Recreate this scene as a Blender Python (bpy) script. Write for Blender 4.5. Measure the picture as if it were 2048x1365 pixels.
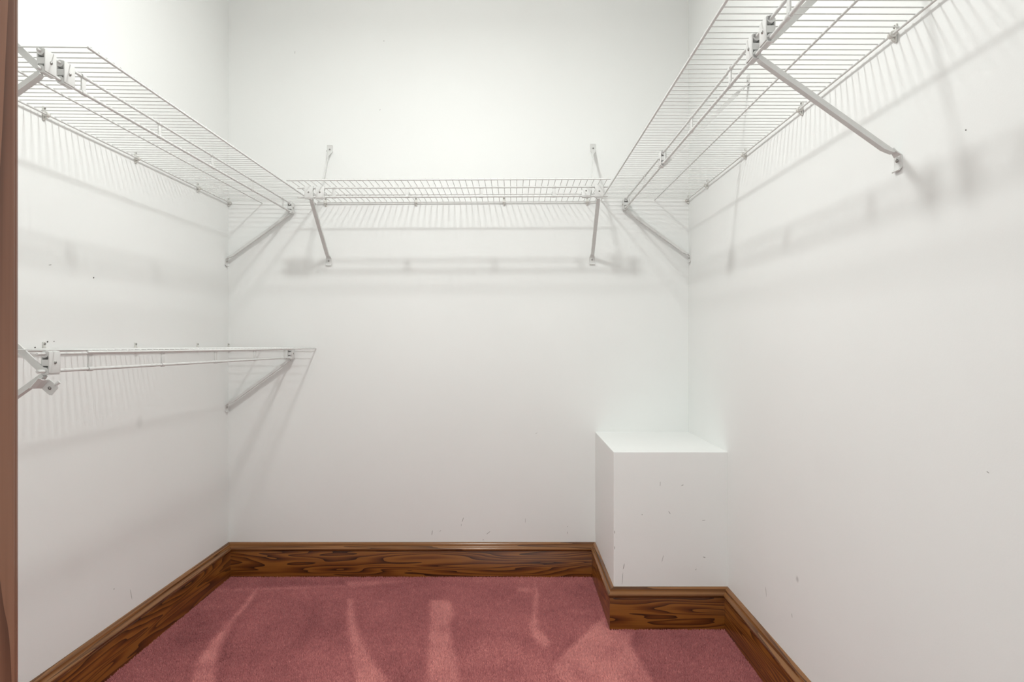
import bpy, bmesh, math, random
import numpy as np
from mathutils import Vector, Matrix

random.seed(7)
rng = np.random.default_rng(7)
for o in list(bpy.data.objects):
    bpy.data.objects.remove(o)
scene = bpy.context.scene
C = scene.collection

# ---------------------------------------------------------------- dimensions (metres)
XL, XR = -1.2875, 0.7943          # side walls
YB, YF = 2.885, 0.487             # back wall, closet face of the door wall
ZC = 2.72                         # ceiling
CAM_Z = 1.0516
BOX_X, BOX_Y, BOX_Z = 0.3725, 2.36, 0.6455   # boxed ledge in the right back corner

# ---------------------------------------------------------------- camera
cd = bpy.data.cameras.new('camera')
cam = bpy.data.objects.new('camera', cd)
C.objects.link(cam)
cam.location = (0, 0, CAM_Z)
cam.rotation_euler = (math.radians(90), 0, 0)
cd.sensor_width = 36
cd.lens = 1275 / 2048 * 36
cd.shift_x = -2 / 2048
cd.shift_y = 2.5 / 2048
cd.clip_start = 0.02
scene.camera = cam

# ---------------------------------------------------------------- world (soft light of the room outside the door)
w = bpy.data.worlds.new('world')
scene.world = w
w.use_nodes = True
w.node_tree.nodes['Background'].inputs[0].default_value = (0.92, 0.97, 0.955, 1)
w.node_tree.nodes['Background'].inputs[1].default_value = 1.85
BULB_POS = (-0.275, 1.66, 2.59)
BULB_R = 0.070
BULB_POWER = 49
DOWN_FILL_POWER = 15  # strength of the added downward fill below the bulb
BULB_COLOR = (0.970, 1.0, 0.980)

scene.view_settings.view_transform = 'Standard'
scene.view_settings.look = 'None'
scene.view_settings.gamma = 1
scene.view_settings.use_curve_mapping = False
scene.view_settings.exposure = -0.05

# ---------------------------------------------------------------- materials
def new_mat(name):
    m = bpy.data.materials.new(name)
    m.use_nodes = True
    nt = m.node_tree
    return m, nt, nt.nodes['Principled BSDF']

def link(nt, a, b):
    nt.links.new(a, b)

def node(nt, t, **kw):
    n = nt.nodes.new(t)
    for k, v in kw.items():
        setattr(n, k, v)
    return n

def math_node(nt, op, a, b=None):
    n = node(nt, 'ShaderNodeMath', operation=op)
    for i, v in enumerate((a, b)):
        if v is None:
            continue
        if isinstance(v, (int, float)):
            n.inputs[i].default_value = v
        else:
            link(nt, v, n.inputs[i])
    return n.outputs[0]

def ramp(nt, fac, stops):
    r = node(nt, 'ShaderNodeValToRGB')
    e = r.color_ramp.elements
    while len(e) < len(stops):
        e.new(0.5)
    for i, (p, c) in enumerate(stops):
        e[i].position = p
        e[i].color = (*c, 1)
    link(nt, fac, r.inputs[0])
    return r.outputs[0]

def wall_material(name, smudges=()):
    m, nt, b = new_mat(name)
    tc = node(nt, 'ShaderNodeTexCoord')
    n1 = node(nt, 'ShaderNodeTexNoise')
    n1.inputs['Scale'].default_value = 1.85
    n1.inputs['Detail'].default_value = 3
    link(nt, tc.outputs['Object'], n1.inputs['Vector'])
    col = ramp(nt, n1.outputs[0], [(0.3, (0.880, 0.889, 0.874)), (0.7, (0.902, 0.911, 0.896))])
    for (p, r, k) in smudges:
        d = node(nt, 'ShaderNodeVectorMath', operation='DISTANCE')
        link(nt, tc.outputs['Object'], d.inputs[0])
        d.inputs[1].default_value = p
        mr = node(nt, 'ShaderNodeMapRange', interpolation_type='SMOOTHSTEP')
        mr.inputs[1].default_value = r * 0.2
        mr.inputs[2].default_value = r
        mr.inputs[3].default_value = k
        mr.inputs[4].default_value = 0
        link(nt, d.outputs['Value'], mr.inputs[0])
        mx = node(nt, 'ShaderNodeMix', data_type='RGBA')
        link(nt, mr.outputs[0], mx.inputs[0])
        link(nt, col, mx.inputs[6])
        mx.inputs[7].default_value = (0.35, 0.34, 0.32, 1)
        col = mx.outputs[2]
    link(nt, col, b.inputs['Base Color'])
    b.inputs['Roughness'].default_value = 0.62
    b.inputs['Specular IOR Level'].default_value = 0.3
    n2 = node(nt, 'ShaderNodeTexNoise')
    n2.inputs['Scale'].default_value = 260
    n2.inputs['Detail'].default_value = 2
    link(nt, tc.outputs['Object'], n2.inputs['Vector'])
    bp = node(nt, 'ShaderNodeBump')
    bp.inputs['Strength'].default_value = 0.05
    bp.inputs['Distance'].default_value = 0.002
    link(nt, n2.outputs[0], bp.inputs['Height'])
    link(nt, bp.outputs[0], b.inputs['Normal'])
    return m

def wood_material(name, stops, rough=0.28, rings=12.0, fine=0.28, stretch=(1.1, 13.0)):
    """stained pine; the UV map holds (length along the board, height) in metres"""
    m, nt, b = new_mat(name)
    uv = node(nt, 'ShaderNodeUVMap', uv_map='grain')
    oi = node(nt, 'ShaderNodeObjectInfo')
    mp = node(nt, 'ShaderNodeMapping')
    mp.inputs['Scale'].default_value = (stretch[0], stretch[1], 1)
    link(nt, uv.outputs[0], mp.inputs[0])
    n = node(nt, 'ShaderNodeTexNoise')
    n.inputs['Scale'].default_value = 1.35
    n.inputs['Detail'].default_value = 1.85
    n.inputs['Roughness'].default_value = 0.35
    n.inputs['Distortion'].default_value = 0.25
    link(nt, mp.outputs[0], n.inputs['Vector'])
    r = math_node(nt, 'MULTIPLY', n.outputs[0], rings)
    r = math_node(nt, 'FRACT', r)
    r = math_node(nt, 'SUBTRACT', 1.0, math_node(nt, 'POWER', r, 2.4))
    mp2 = node(nt, 'ShaderNodeMapping')
    mp2.inputs['Scale'].default_value = (5, 260, 1)
    link(nt, uv.outputs[0], mp2.inputs[0])
    n2 = node(nt, 'ShaderNodeTexNoise')
    n2.inputs['Scale'].default_value = 1.0
    n2.inputs['Detail'].default_value = 3
    link(nt, mp2.outputs[0], n2.inputs['Vector'])
    f = math_node(nt, 'SUBTRACT', n2.outputs[0], 0.5)
    f = math_node(nt, 'MULTIPLY', f, fine * 2)
    mp3 = node(nt, 'ShaderNodeMapping')
    mp3.inputs['Scale'].default_value = (2.2, 6, 1)
    link(nt, uv.outputs[0], mp3.inputs[0])
    n3 = node(nt, 'ShaderNodeTexNoise')
    n3.inputs['Scale'].default_value = 1.0
    link(nt, mp3.outputs[0], n3.inputs['Vector'])
    g = math_node(nt, 'SUBTRACT', n3.outputs[0], 0.5)
    s = math_node(nt, 'ADD', r, f)
    s = math_node(nt, 'ADD', s, math_node(nt, 'MULTIPLY', g, 0.5))
    col = ramp(nt, s, stops)
    link(nt, col, b.inputs['Base Color'])
    b.inputs['Roughness'].default_value = rough
    b.inputs['Specular IOR Level'].default_value = 0.32
    b.inputs['Coat Weight'].default_value = 0.1
    b.inputs['Coat Roughness'].default_value = 0.15
    bp = node(nt, 'ShaderNodeBump')
    bp.inputs['Strength'].default_value = 0.08
    bp.inputs['Distance'].default_value = 0.001
    link(nt, s, bp.inputs['Height'])
    link(nt, bp.outputs[0], b.inputs['Normal'])
    return m

def coated_material(name, c, rough):
    m, nt, b = new_mat(name)
    tc = node(nt, 'ShaderNodeTexCoord')
    n = node(nt, 'ShaderNodeTexNoise')
    n.inputs['Scale'].default_value = 35
    link(nt, tc.outputs['Object'], n.inputs['Vector'])
    col = ramp(nt, n.outputs[0], [(0.3, tuple(v * 0.95 for v in c)), (0.7, c)])
    link(nt, col, b.inputs['Base Color'])
    b.inputs['Roughness'].default_value = rough
    return m

def metal_material(name, c, rough):
    m, nt, b = new_mat(name)
    b.inputs['Metallic'].default_value = 0.9
    tc = node(nt, 'ShaderNodeTexCoord')
    n = node(nt, 'ShaderNodeTexNoise')
    n.inputs['Scale'].default_value = 400
    link(nt, tc.outputs['Object'], n.inputs['Vector'])
    link(nt, ramp(nt, n.outputs[0], [(0.3, tuple(v * 0.7 for v in c)), (0.7, c)]), b.inputs['Base Color'])
    b.inputs['Roughness'].default_value = rough
    return m

def carpet_material(name):
    m, nt, b = new_mat(name)
    at = node(nt, 'ShaderNodeAttribute', attribute_name='nap')
    col = ramp(nt, at.outputs['Fac'], [(0.0, (0.22, 0.062, 0.066)), (0.5, (0.48, 0.158, 0.158)), (1.0, (0.85, 0.34, 0.305))])
    link(nt, col, b.inputs['Base Color'])
    b.inputs['Roughness'].default_value = 0.95
    b.inputs['Specular IOR Level'].default_value = 0.1
    b.inputs['Sheen Weight'].default_value = 0.15
    b.inputs['Sheen Roughness'].default_value = 0.5
    return m

def backing_material(name):
    m, nt, b = new_mat(name)
    tc = node(nt, 'ShaderNodeTexCoord')
    n = node(nt, 'ShaderNodeTexNoise')
    n.inputs['Scale'].default_value = 300
    link(nt, tc.outputs['Object'], n.inputs['Vector'])
    link(nt, ramp(nt, n.outputs[0], [(0.3, (0.26, 0.08, 0.085)), (0.7, (0.42, 0.14, 0.14))]), b.inputs['Base Color'])
    b.inputs['Roughness'].default_value = 0.95
    return m

def emission_material(name, strength):
    m, nt, b = new_mat(name)
    b.inputs['Base Color'].default_value = (0.9, 0.9, 0.88, 1)
    b.inputs['Emission Color'].default_value = (1.0, 0.955, 0.89, 1)
    b.inputs['Emission Strength'].default_value = strength
    return m

M = {
    'wall': wall_material('wall_paint'),
    'wall_left': wall_material('wall_paint_left', [((XL, 2.198, 0.776), 0.03, 0.14)]),
    'wall_right': wall_material('wall_paint_right', [((XR, 1.781, 0.389), 0.012, 0.45)]),
    'board': wood_material('stained_pine', [(0.0, (0.034, 0.009, 0.0025)), (0.3, (0.092, 0.026, 0.0055)),
                                            (0.75, (0.165, 0.047, 0.0080)), (1.0, (0.265, 0.094, 0.017))]),
    'cap': wood_material('stained_moulding', [(0.0, (0.085, 0.032, 0.010)), (0.5, (0.165, 0.066, 0.020)),
                                              (1.0, (0.28, 0.125, 0.042))], rough=0.22, rings=4, stretch=(0.8, 30)),
    'jamb': wood_material('stained_jamb', [(0.0, (0.085, 0.032, 0.017)), (0.5, (0.145, 0.060, 0.034)),
                                           (1.0, (0.21, 0.095, 0.056))], rough=0.34, rings=5),
    'white': coated_material('white_vinyl_coating', (0.735, 0.735, 0.718), 0.38),
    'clip': coated_material('ivory_plastic', (0.74, 0.73, 0.69), 0.45),
    'steel': metal_material('screw_steel', (0.42, 0.41, 0.39), 0.35),
    'mark': coated_material('scuff_grey', (0.46, 0.45, 0.43), 0.8),
    'hole': coated_material('nail_hole_dark', (0.13, 0.12, 0.11), 0.8),
    'crack': coated_material('plaster_tan', (0.52, 0.44, 0.30), 0.8),
    'carpet': carpet_material('rose_carpet'),
    'backing': backing_material('carpet_backing'),
    'bulb': emission_material('frosted_bulb', 20),
    'porcelain': coated_material('porcelain', (0.86, 0.86, 0.84), 0.25),
}

# ---------------------------------------------------------------- mesh helpers
def finish(name, bm, mat, parent=None, smooth=False, angle=None):
    bmesh.ops.recalc_face_normals(bm, faces=bm.faces)
    me = bpy.data.meshes.new(name)
    bm.to_mesh(me)
    bm.free()
    me.materials.append(M[mat])
    if smooth:
        me.polygons.foreach_set('use_smooth', [True] * len(me.polygons))
        if angle:
            me.set_sharp_from_angle(angle=angle)
    o = bpy.data.objects.new(name, me)
    C.objects.link(o)
    if parent is not None:
        o.parent = parent
    return o

def share(src, name, parent, loc=(0, 0, 0), rot=(0, 0, 0)):
    o = bpy.data.objects.new(name, src.data)
    C.objects.link(o)
    o.parent = parent
    o.location = loc
    o.rotation_euler = rot
    return o

def box(bm, a, b, bevel=0.0):
    vs = [bm.verts.new((x, y, z)) for x in (a[0], b[0]) for y in (a[1], b[1]) for z in (a[2], b[2])]
    fs = []
    for q in ((0, 1, 3, 2), (4, 6, 7, 5), (0, 4, 5, 1), (2, 3, 7, 6), (0, 2, 6, 4), (1, 5, 7, 3)):
        fs.append(bm.faces.new([vs[i] for i in q]))
    if bevel:
        es = list({e for f in fs for e in f.edges})
        bmesh.ops.bevel(bm, geom=es, offset=bevel, segments=2, affect='EDGES', profile=0.5)

def tube(bm, p, q, r, n=10, r2=None):
    p, q = Vector(p), Vector(q)
    d = (q - p).normalized()
    a = d.orthogonal().normalized()
    c = d.cross(a)
    r2 = r if r2 is None else r2
    r1s = [bm.verts.new(p + (a * math.cos(t) + c * math.sin(t)) * r) for t in [2 * math.pi * i / n for i in range(n)]]
    r2s = [bm.verts.new(q + (a * math.cos(t) + c * math.sin(t)) * r2) for t in [2 * math.pi * i / n for i in range(n)]]
    for i in range(n):
        j = (i + 1) % n
        bm.faces.new((r1s[i], r1s[j], r2s[j], r2s[i]))
    bm.faces.new(list(reversed(r1s)))
    bm.faces.new(r2s)

def bent_tube(bm, pts, r, n=6):
    pts = [Vector(p) for p in pts]
    rings = []
    for i, p in enumerate(pts):
        if i == 0:
            d = pts[1] - pts[0]
        elif i == len(pts) - 1:
            d = pts[-1] - pts[-2]
        else:
            d = (pts[i + 1] - p).normalized() + (p - pts[i - 1]).normalized()
        d.normalize()
        a = Vector((1, 0, 0))
        c = d.cross(a).normalized()
        rings.append([bm.verts.new(p + (a * math.cos(t) + c * math.sin(t)) * r) for t in [2 * math.pi * k / n for k in range(n)]])
    for A, B in zip(rings, rings[1:]):
        for i in range(n):
            j = (i + 1) % n
            bm.faces.new((A[i], A[j], B[j], B[i]))
    bm.faces.new(list(reversed(rings[0])))
    bm.faces.new(rings[-1])

def dome(bm, c, nrm, r, h, n=12):
    """a round-headed screw: low rim, domed top, cross recess left as a dimple"""
    c, nrm = Vector(c), Vector(nrm).normalized()
    a = nrm.orthogonal().normalized()
    b = nrm.cross(a)
    prev = None
    for rr, hh in ((r, 0), (r, h * 0.45), (r * 0.72, h * 0.9), (r * 0.35, h), (r * 0.2, h * 0.45)):
        ring = [bm.verts.new(c + nrm * hh + (a * math.cos(t) + b * math.sin(t)) * rr) for t in [2 * math.pi * k / n for k in range(n)]]
        if prev:
            for i in range(n):
                j = (i + 1) % n
                bm.faces.new((prev[i], prev[j], ring[j], ring[i]))
        else:
            bm.faces.new(list(reversed(ring)))
        prev = ring
    bm.faces.new(prev)

def sheet(bm, prof, halfw, t):
    """bent metal sheet: profile of (y, z) points, half width per point along x, thickness t"""
    n = len(prof)
    nor = []
    for i in range(n):
        p, q = prof[max(0, i - 1)], prof[min(n - 1, i + 1)]
        d = Vector((q[0] - p[0], q[1] - p[1])).normalized()
        nor.append((-d.y, d.x))
    rows = []
    for i, (y, z) in enumerate(prof):
        ny, nz = nor[i]
        hw = halfw[i]
        rows.append([bm.verts.new((s * hw, y + k * ny * t, z + k * nz * t)) for (s, k) in ((-1, 0), (1, 0), (1, 1), (-1, 1))])
    for A, B in zip(rows, rows[1:]):
        for i in range(4):
            j = (i + 1) % 4
            bm.faces.new((A[i], A[j], B[j], B[i]))
    bm.faces.new(rows[0])
    bm.faces.new(list(reversed(rows[-1])))

def empty(name, label, cat, loc, rot, group=None):
    o = bpy.data.objects.new(name, None)
    o.empty_display_size = 0.05
    C.objects.link(o)
    o.location = loc
    o.rotation_euler = rot
    o['label'] = label
    o['category'] = cat
    if group:
        o['group'] = group
    return o

def structure(o, label=None):
    o['kind'] = 'structure'
    if label:
        o['label'] = label
    return o

# ---------------------------------------------------------------- room shell
def slab(name, a, b, mat, label=None):
    bm = bmesh.new()
    box(bm, a, b)
    return structure(finish(name, bm, mat), label)

T = 0.1
floor = slab('floor', (XL - T, YF - 0.75, -0.06), (XR + T, YB + T, -0.008), 'backing', 'floor under the dusty rose carpet')
ceiling = slab('ceiling', (XL - T, YF - 0.117, ZC), (XR + T, YB + T, ZC + 0.08), 'wall', 'white closet ceiling')
wall_back = slab('wall_back', (XL - T, YB, -0.008), (XR + T, YB + T, ZC), 'wall', 'white back wall behind the middle wire shelf')
wall_left = slab('wall_left', (XL - T, YF - 0.117, -0.008), (XL, YB, ZC), 'wall_left', 'white left wall carrying two wire shelves')
wall_right = slab('wall_right', (XR, YF - 0.117, -0.008), (XR + T, YB, ZC), 'wall_right', 'white right wall carrying one wire shelf')
# wall with the doorway the photograph is taken through
JL, JR, DOOR_H = -0.380, 0.424, 2.06
bm = bmesh.new()
box(bm, (XL, YF - 0.117, -0.008), (JL - 0.019, YF, ZC))
box(bm, (JR + 0.019, YF - 0.117, -0.008), (XR, YF, ZC))
box(bm, (JL - 0.019, YF - 0.117, DOOR_H + 0.019), (JR + 0.019, YF, ZC))
wall_front = structure(finish('wall_front', bm, 'wall'), 'white wall around the closet doorway')
# boxed ledge
bm = bmesh.new()
box(bm, (BOX_X, BOX_Y, -0.008), (XR, YB, BOX_Z))
es = [e for e in bm.edges if all(abs(v.co.x - BOX_X) < 1e-5 or abs(v.co.y - BOX_Y) < 1e-5 for v in e.verts)
      and (all(v.co.z > BOX_Z - 1e-4 for v in e.verts) or all(abs(v.co.x - BOX_X) < 1e-5 and abs(v.co.y - BOX_Y) < 1e-5 for v in e.verts))]
bmesh.ops.bevel(bm, geom=es, offset=0.003, segments=2, affect='EDGES', profile=0.5)
wall_ledge = structure(finish('wall_ledge', bm, 'wall'), 'white boxed-out ledge in the back right corner')

# door jamb and casing (stained wood)
def uv_box(name, parts, mat, parent=None, axis=2):
    bm = bmesh.new()
    for a, b, bev in parts:
        box(bm, a, b, bev)
    uvl = bm.loops.layers.uv.new('grain')
    for f in bm.faces:
        for l in f.loops:
            c = l.vert.co
            if axis == 2:
                l[uvl].uv = (c.z, c.y + c.x)
            else:
                l[uvl].uv = (c.x, c.y + c.z)
    return finish(name, bm, mat, parent)

jl = structure(uv_box('trim_1', [((JL - 0.019, YF - 0.117, -0.008), (JL, YF, DOOR_H), 0.0015)], 'jamb'), 'dark stained wooden door jamb on the left edge')
uv_box('casing', [((JL - 0.085, YF, -0.008), (JL - 0.0105, YF + 0.0185, DOOR_H + 0.07), 0.004)], 'jamb', jl)
uv_box('door_stop', [((JL, YF - 0.117, -0.008), (JL + 0.010, YF - 0.085, DOOR_H), 0.002)], 'jamb', jl)
jr = structure(uv_box('trim_2', [((JR, YF - 0.117, -0.008), (JR + 0.019, YF, DOOR_H), 0.0015)], 'jamb'), 'dark stained wooden door jamb on the right')
uv_box('casing', [((JR + 0.0105, YF, -0.008), (JR + 0.085, YF + 0.0185, DOOR_H + 0.07), 0.004)], 'jamb', jr)
jh = structure(uv_box('trim_3', [((JL - 0.019, YF - 0.117, DOOR_H), (JR + 0.019, YF, DOOR_H + 0.019), 0.0015)], 'jamb', axis=0), 'dark stained head jamb over the doorway')
uv_box('casing', [((JL - 0.0105, YF, DOOR_H + 0.0105), (JR + 0.0105, YF + 0.0185, DOOR_H + 0.07), 0.004)], 'jamb', jh, axis=0)

# ---------------------------------------------------------------- baseboards: board + moulded cap, mitred round the room
PATH = [(JL - 0.085, YF), (XL, YF), (XL, YB), (BOX_X, YB), (BOX_X, BOX_Y), (XR, BOX_Y), (XR, YF), (JR + 0.085, YF)]
BOARD = [(0, -0.008), (0.017, -0.008), (0.017, 0.1085), (0.0155, 0.111), (0, 0.111)]
CAP = [(0, 0.1125), (0.0175, 0.1125), (0.0205, 0.1145), (0.0225, 0.118), (0.0225, 0.122), (0.020, 0.126), (0.0155, 0.1285),
       (0.0125, 0.132), (0.0115, 0.1365), (0.0115, 0.1395), (0.0085, 0.144), (0.0055, 0.1465), (0, 0.147)]

def offset_path(d):
    out = []
    n = len(PATH)
    for i, p in enumerate(PATH):
        p = Vector(p)
        dirs = []
        if i > 0:
            dirs.append((p - Vector(PATH[i - 1])).normalized())
        if i < n - 1:
            dirs.append((Vector(PATH[i + 1]) - p).normalized())
        nr = [Vector((v.y, -v.x)) for v in dirs]      # room side of a clockwise path
        if len(nr) == 1:
            out.append(p + nr[0] * d)
        else:
            s = nr[0] + nr[1]
            out.append(p + s * (d / (1 + nr[0].dot(nr[1]))))
    return out

def run(name, i, prof, mat, parent=None, seed=0.0):
    bm = bmesh.new()
    uvl = bm.loops.layers.uv.new('grain')
    A, B, hs = [], [], []
    acc = 0
    for k, (d, z) in enumerate(prof):
        op = offset_path(d)
        A.append(bm.verts.new((*op[i], z)))
        B.append(bm.verts.new((*op[i + 1], z)))
        if k:
            acc += math.dist(prof[k], prof[k - 1])
        hs.append(acc)
    p0 = Vector(PATH[i])
    dr = (Vector(PATH[i + 1]) - p0).normalized()
    n = len(prof)
    def uv(v, k):
        return ((Vector(v.co[:2]) - p0).dot(dr) + seed * 3.7, hs[k] + seed)
    for k in range(n):
        j = (k + 1) % n
        f = bm.faces.new((A[k], A[j], B[j], B[k]))
        for l, kk in zip(f.loops, (k, j, j, k)):
            l[uvl].uv = uv(l.vert, kk)
    for row, rev in ((A, True), (B, False)):
        f = bm.faces.new(list(reversed(row)) if rev else row)
        for l in f.loops:
            l[uvl].uv = (seed, l.vert.co.z)
    return finish(name, bm, mat, parent, smooth=True, angle=math.radians(32))

for i, (nm, sd) in enumerate((('baseboard_front_left', 1.3), ('baseboard_left', 2.1), ('baseboard_back', 0.35), ('baseboard_ledge_side', 4.2),
                              ('baseboard_ledge_front', 5.15), ('baseboard_right', 6.4), ('baseboard_front_right', 7.7))):
    o = structure(run(nm, i, BOARD, 'board', seed=sd))
    run('cap_moulding', i, CAP, 'cap', o, seed=sd + 0.5)

# ---------------------------------------------------------------- carpet pile (cut pile; the vacuum marks' view-dependent sheen is painted into tuft colour)
LIGHT = [
    [(-1.092, 2.739), (-1.065, 2.586), (-1.061, 2.449), (-1.045, 2.319), (-1.016, 2.214), (-0.981, 2.107), (-0.924, 1.971), (-0.84, 1.80), (-0.95, 1.80), (-0.997, 1.971), (-1.038, 2.084), (-1.06, 2.201), (-1.067, 2.319), (-1.074, 2.449), (-1.083, 2.578), (-1.106, 2.721)],
    [(-0.678, 2.629), (-0.656, 2.612), (-0.58, 2.36), (-0.503, 2.189), (-0.443, 2.073), (-0.384, 1.971), (-0.28, 1.80), (-0.43, 1.80), (-0.484, 1.971), (-0.512, 2.063), (-0.553, 2.177), (-0.594, 2.305), (-0.646, 2.48)],
    [(-0.341, 2.61), (-0.263, 2.61), (-0.229, 2.479), (-0.238, 2.392), (-0.214, 2.247), (-0.183, 2.119), (-0.165, 1.972), (-0.14, 1.75), (-0.24, 1.75), (-0.266, 1.972), (-0.281, 2.083), (-0.294, 2.207), (-0.313, 2.376), (-0.323, 2.505)],
    [(0.095, 2.808), (0.106, 2.686), (0.09, 2.455), (0.09, 2.354), (0.131, 2.254), (0.125, 2.213), (0.103, 2.207), (0.074, 2.274), (0.06, 2.354), (0.077, 2.488), (0.09, 2.648)],
    [(0.349, 2.439), (0.349, 2.346), (0.435, 2.31), (0.411, 2.233), (0.416, 2.143), (0.432, 2.048), (0.433, 1.972), (0.42, 1.75), (0.18, 1.75), (0.153, 1.972), (0.13, 2.037), (0.139, 2.095), (0.189, 2.194), (0.266, 2.317), (0.326, 2.423)],
    [(0.011, 2.756), (0.089, 2.735), (0.083, 2.686), (0.019, 2.705)],
    [(-1.259, 2.721), (-0.718, 2.768), (-0.714, 2.755), (-1.249, 2.698)],
    [(-0.735, 2.808), (-0.466, 2.818), (-0.634, 2.759), (-0.71, 2.739)],
]
MID = [
    [(-0.739, 2.177), (-0.644, 2.252), (-0.518, 2.107), (-0.405, 1.971), (-0.30, 1.75), (-0.62, 1.75)],
    [(-0.187, 2.233), (-0.041, 2.233), (0.133, 2.181), (0.129, 2.026), (0.18, 1.75), (-0.14, 1.75)],
    [(-1.259, 2.586), (-1.131, 2.595), (-1.106, 2.404), (-1.25, 2.512)],
]
DARK = [
    [(-1.074, 2.828), (-0.738, 2.818), (-0.728, 2.778), (-1.077, 2.759)],
    [(-1.002, 2.177), (-1.074, 2.449), (-1.062, 2.612), (-0.967, 2.177), (-0.897, 1.971), (-0.913, 1.971)],
    [(0.196, 2.071), (0.228, 2.037), (0.216, 1.983), (0.185, 2.015)],
    [(0.328, 2.207), (0.378, 2.207), (0.365, 2.168), (0.33, 2.181)],
    [(0.426, 2.295), (0.473, 2.303), (0.455, 2.247), (0.418, 2.22)],
    [(-0.808, 2.561), (-0.777, 2.595), (-0.742, 2.332), (-0.751, 2.265)],
    [(-1.25, 2.512), (-1.105, 2.52), (-1.085, 2.278), (-1.143, 2.201), (-1.219, 2.278)],
]

def poly_mask(x, y, poly, soft):
    """1 inside, fading to 0 over 'soft' metres outside"""
    inside = np.zeros(len(x), bool)
    dist = np.full(len(x), 9.0)
    n = len(poly)
    for i in range(n):
        (x1, y1), (x2, y2) = poly[i], poly[(i + 1) % n]
        c = ((y1 > y) != (y2 > y))
        with np.errstate(divide='ignore', invalid='ignore'):
            t = (x2 - x1) * (y - y1) / ((y2 - y1) if y2 != y1 else 1e-9) + x1
        inside ^= c & (x < t)
        L2 = (x2 - x1) ** 2 + (y2 - y1) ** 2
        u = np.clip(((x - x1) * (x2 - x1) + (y - y1) * (y2 - y1)) / L2, 0, 1)
        dist = np.minimum(dist, np.hypot(x - x1 - u * (x2 - x1), y - y1 - u * (y2 - y1)))
    sd = np.where(inside, dist, -dist)
    t = np.clip(sd / soft * 0.5 + 0.5, 0, 1)
    return t * t * (3 - 2 * t)

def value_noise(x, y, s, seed):
    g = np.random.default_rng(seed).random((96, 96))
    fx, fy = (x + 5) / s, (y + 5) / s
    ix, iy = np.floor(fx).astype(int), np.floor(fy).astype(int)
    ux, uy = fx - ix, fy - iy
    ux, uy = ux * ux * (3 - 2 * ux), uy * uy * (3 - 2 * uy)
    G = lambda a, b: g[a % 96, b % 96]
    return (G(ix, iy) * (1 - ux) + G(ix + 1, iy) * ux) * (1 - uy) + (G(ix, iy + 1) * (1 - ux) + G(ix + 1, iy + 1) * ux) * uy

def build_carpet():
    sp = 0.0037
    xs = np.arange(XL + 0.012, XR - 0.012, sp)
    ys = np.arange(YF - 0.06, YB - 0.012, sp)
    x, y = np.meshgrid(xs, ys)
    x = x.ravel() + rng.uniform(-.5, .5, x.size) * sp
    y = y.ravel() + rng.uniform(-.5, .5, y.size) * sp
    keep = ~((x > BOX_X - 0.014) & (y > BOX_Y - 0.014))
    keep &= ~((y < YF + 0.014) & ((x < JL + 0.002) | (x > JR - 0.002)))
    x, y = x[keep], y[keep]
    n = len(x)
    lig = np.zeros(n)
    for k, p in enumerate(LIGHT):
        lig = np.maximum(lig, poly_mask(x, y, p, 0.016 if k < 5 else 0.02) * (1.0 if k < 5 else 0.6))
    mid = np.zeros(n)
    for p in MID:
        mid = np.maximum(mid, poly_mask(x, y, p, 0.07))
    drk = np.zeros(n)
    for p in DARK:
        drk = np.maximum(drk, poly_mask(x, y, p, 0.03))
    lig *= 0.72 + 0.5 * value_noise(x, y, 0.07, 5)
    nap = 0.355 + 0.36 * lig + 0.13 * mid * (1 - lig) - 0.12 * drk
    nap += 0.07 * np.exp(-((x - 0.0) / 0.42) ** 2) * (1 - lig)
    nap += 0.06 * poly_mask(x, y, [(XL, 2.80), (BOX_X, 2.80), (BOX_X, 2.90), (XL, 2.90)], 0.02)
    nap += 0.14 * (value_noise(x, y, 0.16, 1) - .5) + 0.10 * (value_noise(x, y, 0.05, 2) - .5) + 0.08 * (value_noise(x, y, 0.014, 3) - .5)
    nap += rng.normal(0, 0.10, n)
    nap = np.clip(nap, 0, 1).astype(np.float32)
    ang = rng.uniform(0, 2 * np.pi, n)
    r = 0.0030
    v = np.empty((n, 4, 3), np.float32)
    for k in range(3):
        a = ang + k * 2 * np.pi / 3
        v[:, k, 0] = x + r * np.cos(a)
        v[:, k, 1] = y + r * np.sin(a)
        v[:, k, 2] = -0.0085
    lean = 0.0022 * (lig - 0.4)
    v[:, 3, 0] = x + rng.normal(0, 0.0013, n)
    v[:, 3, 1] = y + rng.normal(0, 0.0013, n) + lean
    v[:, 3, 2] = rng.uniform(-0.0035, 0.0, n)
    base = np.arange(n, dtype=np.int32)[:, None] * 4
    tri = np.concatenate([base + np.array([[0, 1, 3]]), base + np.array([[1, 2, 3]]), base + np.array([[2, 0, 3]])], axis=1).reshape(-1)
    me = bpy.data.meshes.new('carpet_pile')
    me.vertices.add(n * 4)
    me.vertices.foreach_set('co', v.reshape(-1))
    me.loops.add(len(tri))
    me.loops.foreach_set('vertex_index', tri.astype(np.int32))
    nf = len(tri) // 3
    me.polygons.add(nf)
    me.polygons.foreach_set('loop_start', np.arange(0, nf * 3, 3, dtype=np.int32))
    me.update(calc_edges=True)
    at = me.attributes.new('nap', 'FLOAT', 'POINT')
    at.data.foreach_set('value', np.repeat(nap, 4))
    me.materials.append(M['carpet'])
    o = bpy.data.objects.new('carpet_pile', me)
    C.objects.link(o)
    o['kind'] = 'stuff'
    o['label'] = 'dusty rose cut pile carpet with vacuum marks'
    o['category'] = 'carpet'
build_carpet()

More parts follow.
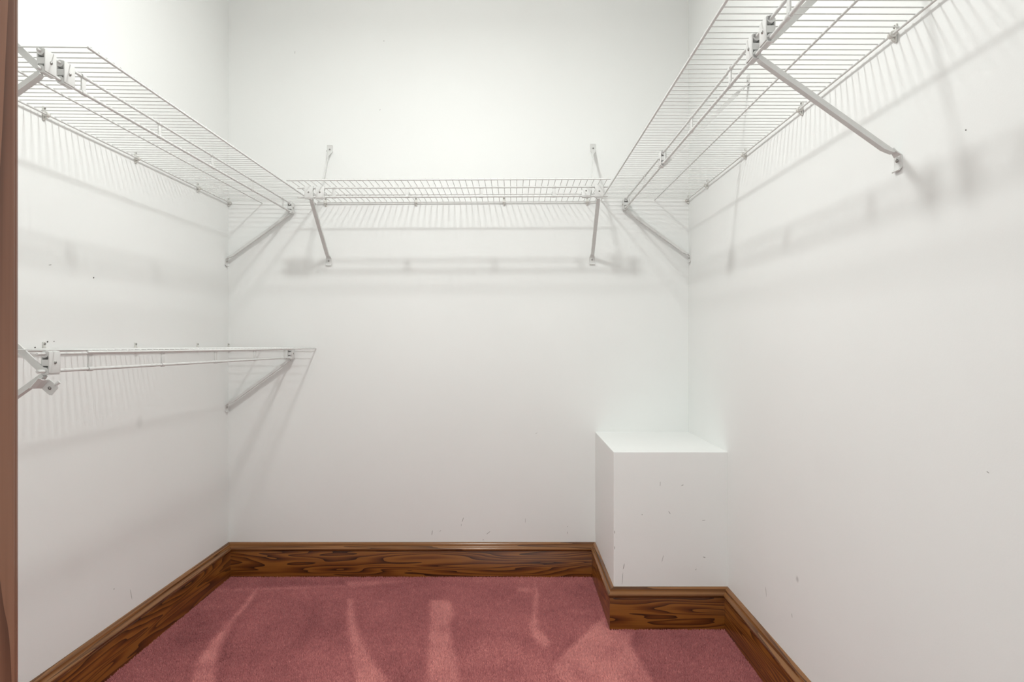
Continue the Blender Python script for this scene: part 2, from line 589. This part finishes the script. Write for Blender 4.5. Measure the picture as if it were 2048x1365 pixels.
# ---------------------------------------------------------------- ceiling lamp (above the frame)
lamp = empty('ceiling_lamp', 'bare frosted bulb in a white porcelain ceiling holder', 'lamp', (BULB_POS[0], BULB_POS[1], ZC), (0, 0, 0))
bm = bmesh.new()
tube(bm, (0, 0, 0), (0, 0, -0.018), 0.058, 28, 0.055)
tube(bm, (0, 0, -0.018), (0, 0, -0.055), 0.05, 28, 0.024)
tube(bm, (0, 0, -0.055), (0, 0, -0.075), 0.024, 24, 0.024)
finish('lamp_holder', bm, 'porcelain', lamp, smooth=True, angle=math.radians(40))
bm = bmesh.new()
bmesh.ops.create_uvsphere(bm, u_segments=24, v_segments=14, radius=BULB_R * 0.9)
for v in bm.verts:
    v.co.z += BULB_POS[2] - ZC
    d = v.co.z - (BULB_POS[2] - ZC)
    if d > 0.02:
        k = (d - 0.02) / 0.025
        v.co.x *= 1 - 0.2 * k
        v.co.y *= 1 - 0.2 * k
        v.co.z += 0.028 * k
finish('bulb', bm, 'bulb', lamp, smooth=True)
ld = bpy.data.lights.new('bulb_light', 'POINT')
ld.energy = BULB_POWER
ld.color = BULB_COLOR
ld.shadow_soft_size = BULB_R
lo = bpy.data.objects.new('bulb_light', ld)
C.objects.link(lo)
lo.parent = lamp
lo.location = (0, 0, BULB_POS[2] - ZC)
# added fill disc, no real lamp part: lifts the floor and low walls
ld = bpy.data.lights.new('down_fill_light', 'AREA')
ld.shape = 'DISK'
ld.size = BULB_R * 2
ld.energy = DOWN_FILL_POWER
ld.color = BULB_COLOR
lo = bpy.data.objects.new('down_fill_light', ld)
C.objects.link(lo)
lo.parent = lamp
lo.location = (0, 0, BULB_POS[2] - BULB_R - 0.004 - ZC)

# ---------------------------------------------------------------- wire shelves
W = 0.400            # shelf depth
R2 = 0.290           # hanging rods: distance from the wall
PITCH = 0.0254
W2, W3 = -0.0085, -0.0455   # heights of the two rods below the deck wires

bm = bmesh.new()
bent_tube(bm, [(0, 0.0075, -0.0045), (0, 0.0078, -0.0008), (0, 0.011, 0), (0, 0.20, 0), (0, W - 0.004, 0), (0, W - 0.0015, -0.001)], 0.00135, 6)
WIRE = finish('deck_wire_source', bm, 'white', smooth=True)
bm = bmesh.new()
box(bm, (-0.007, R2 - 0.0018, W3), (0.007, R2 + 0.0018, W2), 0.0005)
tube(bm, (-0.0075, R2, W2), (0.0075, R2, W2), 0.0052, 12)
tube(bm, (-0.0075, R2, W3), (0.0075, R2, W3), 0.0054, 12)
SPACER = finish('rod_spacer_source', bm, 'white', smooth=True, angle=math.radians(40))
bm = bmesh.new()     # wall clip: ring round the back rod, tab up the wall, small hook below
tube(bm, (-0.006, 0.0100, -0.004), (0.006, 0.0100, -0.004), 0.0068, 12)
box(bm, (-0.005, 0.0, -0.006), (0.0045, 0.0042, 0.018), 0.001)
box(bm, (-0.004, 0.0005, -0.020), (0.004, 0.0045, -0.004), 0.0012)
tube(bm, (0, 0.004, -0.017), (0, 0.011, -0.012), 0.0024, 8)
CLIP = finish('wall_clip_source', bm, 'clip', smooth=True, angle=math.radians(40))
bm = bmesh.new()
dome(bm, (0, 0, 0), (0, 1, 0), 0.0036, 0.0024)
SCREW = finish('screw_source', bm, 'steel', smooth=True, angle=math.radians(50))

def rod(name, x0, x1, y, z, r, parent, n=12):
    bm = bmesh.new()
    tube(bm, (x0, y, z), (x1, y, z), r, n)
    if r > 0.0029:
        for x, s in ((x0, -1), (x1, 1)):       # rounded plastic end cap
            s = s if x1 > x0 else -s
            tube(bm, (x, y, z), (x + s * 0.002, y, z), r * 1.02, n, r * 0.7)
    return finish(name, bm, 'white', parent, smooth=True, angle=math.radians(40))

def wire_shelf(label, loc, rot, x0, x1, first, clips, spacers, rods=None, group='wire shelves round the closet'):
    """x0..x1: local extent along the wall, wires every PITCH from 'first'"""
    s = empty('wire_shelf', label, 'shelf', loc, rot, group)
    x = first
    step = PITCH if x1 > first else -PITCH
    while (x - x1) * step <= 0:
        share(WIRE, 'deck_wire', s, (x, 0, 0))
        x += step
    a, b = min(x0, x1), max(x0, x1)
    rod('back_rod', a, b, 0.0100, -0.0040, 0.0026, s)
    rod('middle_rod', a, b, 0.154, -0.0040, 0.0026, s)
    rod('front_rod', a, b, W - 0.0035, -0.0042, 0.0030, s)
    c, d = rods if rods else (a, b)
    rod('upper_hang_rod', c, d, R2, W2, 0.0034, s)
    rod('lower_hang_rod', c, d, R2, W3, 0.0040, s)
    for x in spacers:
        share(SPACER, 'rod_spacer', s, (x, 0, 0))
    for x in clips:
        k = share(CLIP, 'wall_clip', s, (x, 0, 0))
        share(SCREW, 'screw', k, (0.0005, 0.0042, 0.0130))
    return s

HALF = math.pi / 2
DECK = CAM_Z + 0.637
CLIP_Y = (1.747, 2.171, 2.597, 2.878)
SPACE_Y = (1.480, 1.800, 2.120, 2.440, 2.762)
# left wall: local x = YB - y ; local y = x - XL
LZ = CAM_Z + 0.634
lx = lambda y: YB - y
upper_left = wire_shelf('long white wire shelf high on the left wall, above another wire shelf', (XL, YB, LZ), (-0.010, 0.0048, -HALF),
                        lx(2.880), lx(1.338), lx(2.8700), [lx(v) for v in CLIP_Y], [lx(v) for v in SPACE_Y])
LOWZ = CAM_Z - 0.0225
lower_left = wire_shelf('white wire shelf at eye level low on the left wall', (XL, YB, LOWZ), (-0.004, -0.0048, -HALF),
                        lx(2.880), lx(1.338), lx(2.8700), [lx(v) for v in CLIP_Y], [lx(v) for v in (1.503, 1.816, 2.139, 2.461, 2.784)])
# right wall: local x = y - YB ; local y = XR - x
RZ = CAM_Z + 0.646
rx = lambda y: y - YB
right_shelf = wire_shelf('long white wire shelf on the right wall', (XR, YB, RZ), (0.003, -0.0035, HALF),
                         rx(2.880), rx(0.98), rx(2.8690), [rx(v) for v in (1.32,) + CLIP_Y], [rx(v) for v in (1.165,) + SPACE_Y])
# back wall: local x = -(X - BX0) ; local y = YB - y
BX0 = -0.25
bx = lambda X: BX0 - X
back_shelf = wire_shelf('short white wire shelf across the back wall between the two side shelves', (BX0, YB, DECK), (0.006, 0.0042, math.pi),
                        bx(-0.882), bx(0.380), bx(-0.874), [bx(v) for v in (-0.846, -0.438, -0.041, 0.335)],
                        [bx(v) for v in (-0.729, -0.431, -0.130, 0.167)], rods=(bx(0.385), bx(-0.876)))

# ---------------------------------------------------------------- shelf brackets
def clamp_bm(L=0.034):
    bm = bmesh.new()
    h = L / 2
    fy = R2 + 0.0075
    box(bm, (-h, fy, -0.0505), (h, fy + 0.0032, -0.004), 0.0012)          # front plate
    tube(bm, (-h, R2, W2 - 0.0005), (h, R2, W2 - 0.0005), 0.0076, 16)     # roll over the upper rod
    box(bm, (-h, R2 - 0.001, -0.012), (h, fy + 0.001, -0.0025), 0.0008)
    tube(bm, (-h, R2, W3), (h, R2, W3), 0.0084, 16)                       # roll under the lower rod
    box(bm, (-h, R2 - 0.001, -0.0538), (h, fy + 0.001, -0.044), 0.0008)
    box(bm, (-h + 0.002, R2 - 0.0075, -0.0345), (h - 0.002, fy + 0.001, -0.0205), 0.001)   # middle block between the rods
    box(bm, (-h + 0.003, R2 - 0.010, -0.048), (h - 0.003, R2 - 0.0072, -0.006), 0.0008)    # back plate
    return bm
CLAMP = finish('clamp_source', clamp_bm(), 'white', smooth=True, angle=math.radians(30))

bm = bmesh.new()
sheet(bm, [(0.0165, 0.024), (0.0085, 0.0155), (0.0025, 0.0095), (0.0015, -0.006), (0.0020, -0.014), (0.0075, -0.021)],
      [0.0085, 0.0095, 0.0125, 0.0135, 0.0135, 0.0125], -0.0022)
FOOT = finish('wall_foot_source', bm, 'white', smooth=True, angle=math.radians(35))
bm = bmesh.new()
sheet(bm, [(0.0165, -0.024), (0.0085, -0.0155), (0.0025, -0.0095), (0.0015, 0.006), (0.0020, 0.014), (0.0040, 0.020)],
      [0.0085, 0.0095, 0.0125, 0.0135, 0.0135, 0.0115], 0.0022)
FOOT_UP = finish('wall_foot_up_source', bm, 'white', smooth=True, angle=math.radians(35))

def brace(parent, p, q, width=0.0150, depth=0.0105):
    """channel-section strut from p to q (local coordinates), ends pinched flat"""
    p, q = Vector(p), Vector(q)
    d = (q - p).normalized()
    a = (Vector((1, 0, 0)) - d * d.x).normalized()
    n = d.cross(a).normalized()
    if n.z > 0:
        n = -n                                     # open side looks up
    L = (q - p).length
    bm = bmesh.new()
    t = 0.0018
    rows = []
    for s, dep, wd in ((0, depth * 0.8, 0.9), (0.008, depth, 1.0), (L - 0.022, depth, 1.0), (L - 0.008, depth * 0.7, 1.05), (L, 0.0045, 1.15)):
        c = p + d * s
        hw = width / 2 * wd
        sec = [(-hw, 0), (-hw, dep), (hw, dep), (hw, 0), (hw - t, 0), (hw - t, dep - t), (-hw + t, dep - t), (-hw + t, 0)]
        rows.append([bm.verts.new(c + a * u + n * (v - 0.004)) for u, v in sec])
    for A, B in zip(rows, rows[1:]):
        for i in range(8):
            j = (i + 1) % 8
            bm.faces.new((A[i], A[j], B[j], B[i]))
    bm.faces.new(rows[0])
    bm.faces.new(list(reversed(rows[-1])))
    return finish('brace', bm, 'white', parent)

def strip(parent, p, q, thick=0.003, tall=0.0145):
    """flat steel strip standing on edge, twisted flat where it meets its wall foot"""
    p, q = Vector(p), Vector(q)
    d = (q - p).normalized()
    a = (Vector((1, 0, 0)) - d * d.x).normalized()
    n = d.cross(a).normalized()
    L = (q - p).length
    bm = bmesh.new()
    rows = []
    for s, tw in ((0, 0), (L - 0.05, 0), (L - 0.04, 20), (L - 0.03, 50), (L - 0.02, 78), (L - 0.012, 90), (L, 90)):
        t = math.radians(tw)
        u, v = a * math.cos(t) + n * math.sin(t), n * math.cos(t) - a * math.sin(t)
        c = p + d * s
        rows.append([bm.verts.new(c + u * x * thick / 2 + v * y * tall / 2) for x, y in ((-1, -1), (1, -1), (1, 1), (-1, 1))])
    for A, B in zip(rows, rows[1:]):
        for i in range(4):
            j = (i + 1) % 4
            bm.faces.new((A[i], A[j], B[j], B[i]))
    bm.faces.new(rows[0])
    bm.faces.new(list(reversed(rows[-1])))
    return finish('brace', bm, 'white', parent)

LOW, HIGH = -0.268, 0.236
def bracket(label, loc, rotz, clamps, lower=None, upper=None, group='shelf brackets', drop=LOW, rise=HIGH):
    """clamps: list of (x, tilt); lower / upper: (x at clamp, x at wall foot), all local"""
    b = empty('shelf_bracket', label, 'bracket', loc, (0, 0, rotz), group)
    for x, tilt in clamps:
        if tilt:
            k = share(CLAMP, 'clamp', b)
            piv = Vector((0, R2, W3))
            k.matrix_local = Matrix.Translation(Vector((x, 0, 0)) + piv) @ Matrix.Rotation(tilt, 4, 'X') @ Matrix.Translation(-piv)
        else:
            k = share(CLAMP, 'clamp', b, (x, 0, 0))
        share(SCREW, 'screw', k, (0, R2 + 0.0105, -0.0275))
    if lower:
        brace(b, (lower[0], R2 - 0.004, W3 - 0.008), (lower[1], 0.0125, drop + 0.016))
        ft = share(FOOT, 'wall_foot', b, (lower[1], 0, drop))
        share(SCREW, 'screw', ft, (0, 0.0036, 0.0))
    if upper:
        strip(b, (upper[0], R2 - 0.006, W3 + 0.002), (upper[1], 0.0125, rise - 0.016))
        ft = share(FOOT_UP, 'wall_foot', b, (upper[1], 0, rise))
        share(SCREW, 'screw', ft, (0, 0.0036, 0.0))
    return b

# heights of the (slightly tilted) shelves at each bracket
def at(shelf, x):
    bpy.context.view_layer.update()
    return shelf.matrix_world @ Vector((x, R2, 0)) - shelf.matrix_world.to_3x3() @ Vector((0, R2, 0)), (shelf.matrix_world @ Vector((x, R2, 0))).z

def put(shelf, label, x, rotz, clamps, lower=None, upper=None, **kw):
    p, z = at(shelf, x)
    sgn = 1
    return bracket(label, (p.x, p.y, z), rotz, [(c - x, t) for c, t in clamps],
                   tuple(v - x for v in lower) if lower else None, tuple(v - x for v in upper) if upper else None, **kw)

put(upper_left, 'pair of clamps and braces at the near end of the upper left shelf', lx(1.362), -HALF, [(lx(1.362), 0), (lx(1.420), 0)],
    lower=(lx(1.352), lx(1.350)), upper=(lx(1.356), lx(1.335)))
put(upper_left, 'clamp and brace in the back left corner under the upper left shelf', lx(2.862), -HALF, [(lx(2.862), 0)], lower=(lx(2.862), lx(2.862)))
put(lower_left, 'clamp with two braces at the near end of the lower left shelf', lx(1.374), -HALF, [(lx(1.374), 0)],
    lower=(lx(1.362), lx(1.358)), upper=(lx(1.358), lx(1.352)))
put(lower_left, 'clamp and thin brace in the back left corner under the lower left shelf', lx(2.862), -HALF, [(lx(2.862), 0)], lower=(lx(2.862), lx(2.862)))
put(right_shelf, 'large clamps with a long brace nearest the camera on the right wall', rx(1.318), HALF, [(rx(1.335), 0), (rx(1.262), 0)],
    lower=(rx(1.318), rx(1.313)), upper=(rx(1.262), rx(1.29)))
put(right_shelf, 'single clamp with an upward brace midway along the right shelf', rx(2.150), HALF, [(rx(2.150), 0)], upper=(rx(2.150), rx(2.149)))
put(right_shelf, 'clamp and brace in the back right corner under the right shelf', rx(2.862), HALF, [(rx(2.862), 0)], lower=(rx(2.862), rx(2.862)))
put(back_shelf, 'pair of clamps with braces on the left half of the back wall shelf', bx(-0.829), math.pi, [(bx(-0.829), 0), (bx(-0.783), 0)],
    lower=(bx(-0.822), bx(-0.833)), upper=(bx(-0.785), bx(-0.828)))
put(back_shelf, 'pair of clamps, one twisted, on the right half of the back wall shelf', bx(0.350), math.pi, [(bx(0.350), 0), (bx(0.297), 0.3)],
    lower=(bx(0.348), bx(0.3575)), upper=(bx(0.318), bx(0.362)))

# loose bent bracket foot dangling under the near clamp of the lower left shelf
loose = empty('loose_bracket', 'small bent bracket foot dangling under the lower left shelf', 'bracket', (XL + R2 + 0.004, 1.372, LOWZ - 0.074), (0.15, math.radians(42), math.radians(8)))
def swap(bm):
    for v in bm.verts:                       # the sheet's width axis becomes local z
        v.co = Vector((v.co.y, v.co.z, v.co.x))
bm = bmesh.new()
sheet(bm, [(-0.0125, -0.006), (-0.006, -0.0055), (0.009, -0.0055), (0.0135, -0.005)], [0.0125, 0.0135, 0.0135, 0.0105], 0.0022)
swap(bm)
finish('plate', bm, 'white', loose)
bm = bmesh.new()
sheet(bm, [(-0.0125, -0.006), (-0.0145, -0.013), (-0.0165, -0.021), (-0.0215, -0.029)], [0.0125, 0.012, 0.0125, 0.0150], 0.0022)
swap(bm)
finish('flange', bm, 'white', loose)
bm = bmesh.new()
tube(bm, (0.004, -0.004, 0.010), (0.006, -0.001, 0.021), 0.0036, 10)
finish('stem', bm, 'white', loose, smooth=True, angle=math.radians(40))
sc = share(SCREW, 'screw', loose, (0.001, -0.0058, -0.001), (0, 0, math.pi))

for src in (WIRE, SPACER, CLIP, SCREW, CLAMP, FOOT, FOOT_UP):
    bpy.data.objects.remove(src)

# ---------------------------------------------------------------- scuffs and nail holes on the walls
def mark(wall, a, z, length, width, ang, mat='mark', name='scuff_mark'):
    par = {'back': wall_back, 'left': wall_left, 'right': wall_right, 'box': wall_ledge}[wall]
    bm = bmesh.new()
    hl, hw, t = length / 2, width / 2, 0.0004
    out = [(-hl, 0), (-hl * .5, -hw), (hl * .4, -hw * .8), (hl, 0), (hl * .5, hw), (-hl * .4, hw * .7)]
    ca, sa = math.cos(math.radians(ang)), math.sin(math.radians(ang))
    vs = {0: [], 1: []}
    for k in (0, 1):
        for u, v in out:
            p, q = u * ca - v * sa, u * sa + v * ca
            d = t if k else -0.0002
            co = {'back': (a + p, YB - d, z + q), 'box': (a + p, BOX_Y - d, z + q),
                  'left': (XL + d, a + p, z + q), 'right': (XR - d, a + p, z + q)}[wall]
            vs[k].append(bm.verts.new(co))
    bm.faces.new(vs[1])
    n = len(out)
    for i in range(n):
        j = (i + 1) % n
        bm.faces.new((vs[0][i], vs[0][j], vs[1][j], vs[1][i]))
    finish(name, bm, mat, par)

for m_ in [
    ('back', -0.366, 0.189, .026, .0032, 80), ('back', -0.329, 0.197, .010, .002, 40), ('back', -0.227, 0.248, .024, .0026, 72),
    ('back', -0.234, 0.224, .014, .0015, 82), ('back', -0.111, 0.189, .024, .0024, 38), ('back', -0.135, 0.157, .006, .003, 0),
    ('back', 0.056, 0.244, .024, .0014, 88), ('back', 0.247, 0.217, .006, .002, 60), ('back', 0.247, 0.189, .012, .0022, 88),
    ('back', 0.106, 0.640, .012, .0016, 30), ('back', -0.987, 2.364, .014, .0018, 85), ('back', -0.602, 2.104, .008, .002, 60),
    ('left', 2.057, 0.255, .005, .004, 0), ('left', 2.149, 0.201, .040, .0024, -75), ('left', 1.773, 1.267, .012, .002, 10),
    ('right', 2.001, 0.268, .030, .002, 80), ('right', 1.815, 0.273, .012, .002, 75), ('right', 1.066, 0.834, .006, .002, 20),
    ('box', 0.545, 0.527, .020, .0016, 86), ('box', 0.627, 0.522, .010, .003, 20), ('box', 0.579, 0.421, .014, .0026, -60),
    ('box', 0.478, 0.413, .005, .003, 0), ('box', 0.708, 0.255, .010, .004, -30), ('box', 0.554, 0.250, .030, .0016, 75),
    ('box', 0.677, 0.210, .007, .002, 60), ('box', 0.410, 0.221, .024, .003, 75), ('box', 0.4055, 0.176, .050, .0018, 86),
    ('box', 0.706, 0.392, .014, .0012, 5),
]:
    mark(*m_)
for m_ in [('left', 1.957, 1.250, .006, .005, 0), ('left', 1.717, 1.037, .006, .005, 0), ('left', 1.763, 1.053, .006, .005, 0),
           ('left', 1.788, 1.054, .004, .003, 0), ('back', -0.584, 2.416, .003, .003, 0), ('right', 1.118, 1.424, .003, .003, 0),
           ('back', -0.8430, 1.9180, .004, .004, 0), ('box', 0.3765, 0.348, .012, .0016, 88), ('box', 0.3765, 0.290, .012, .0016, 88)]:
    mark(*m_, mat='hole', name='nail_hole')
mark('left', 1.748, 1.043, .014, .003, 80, mat='crack')
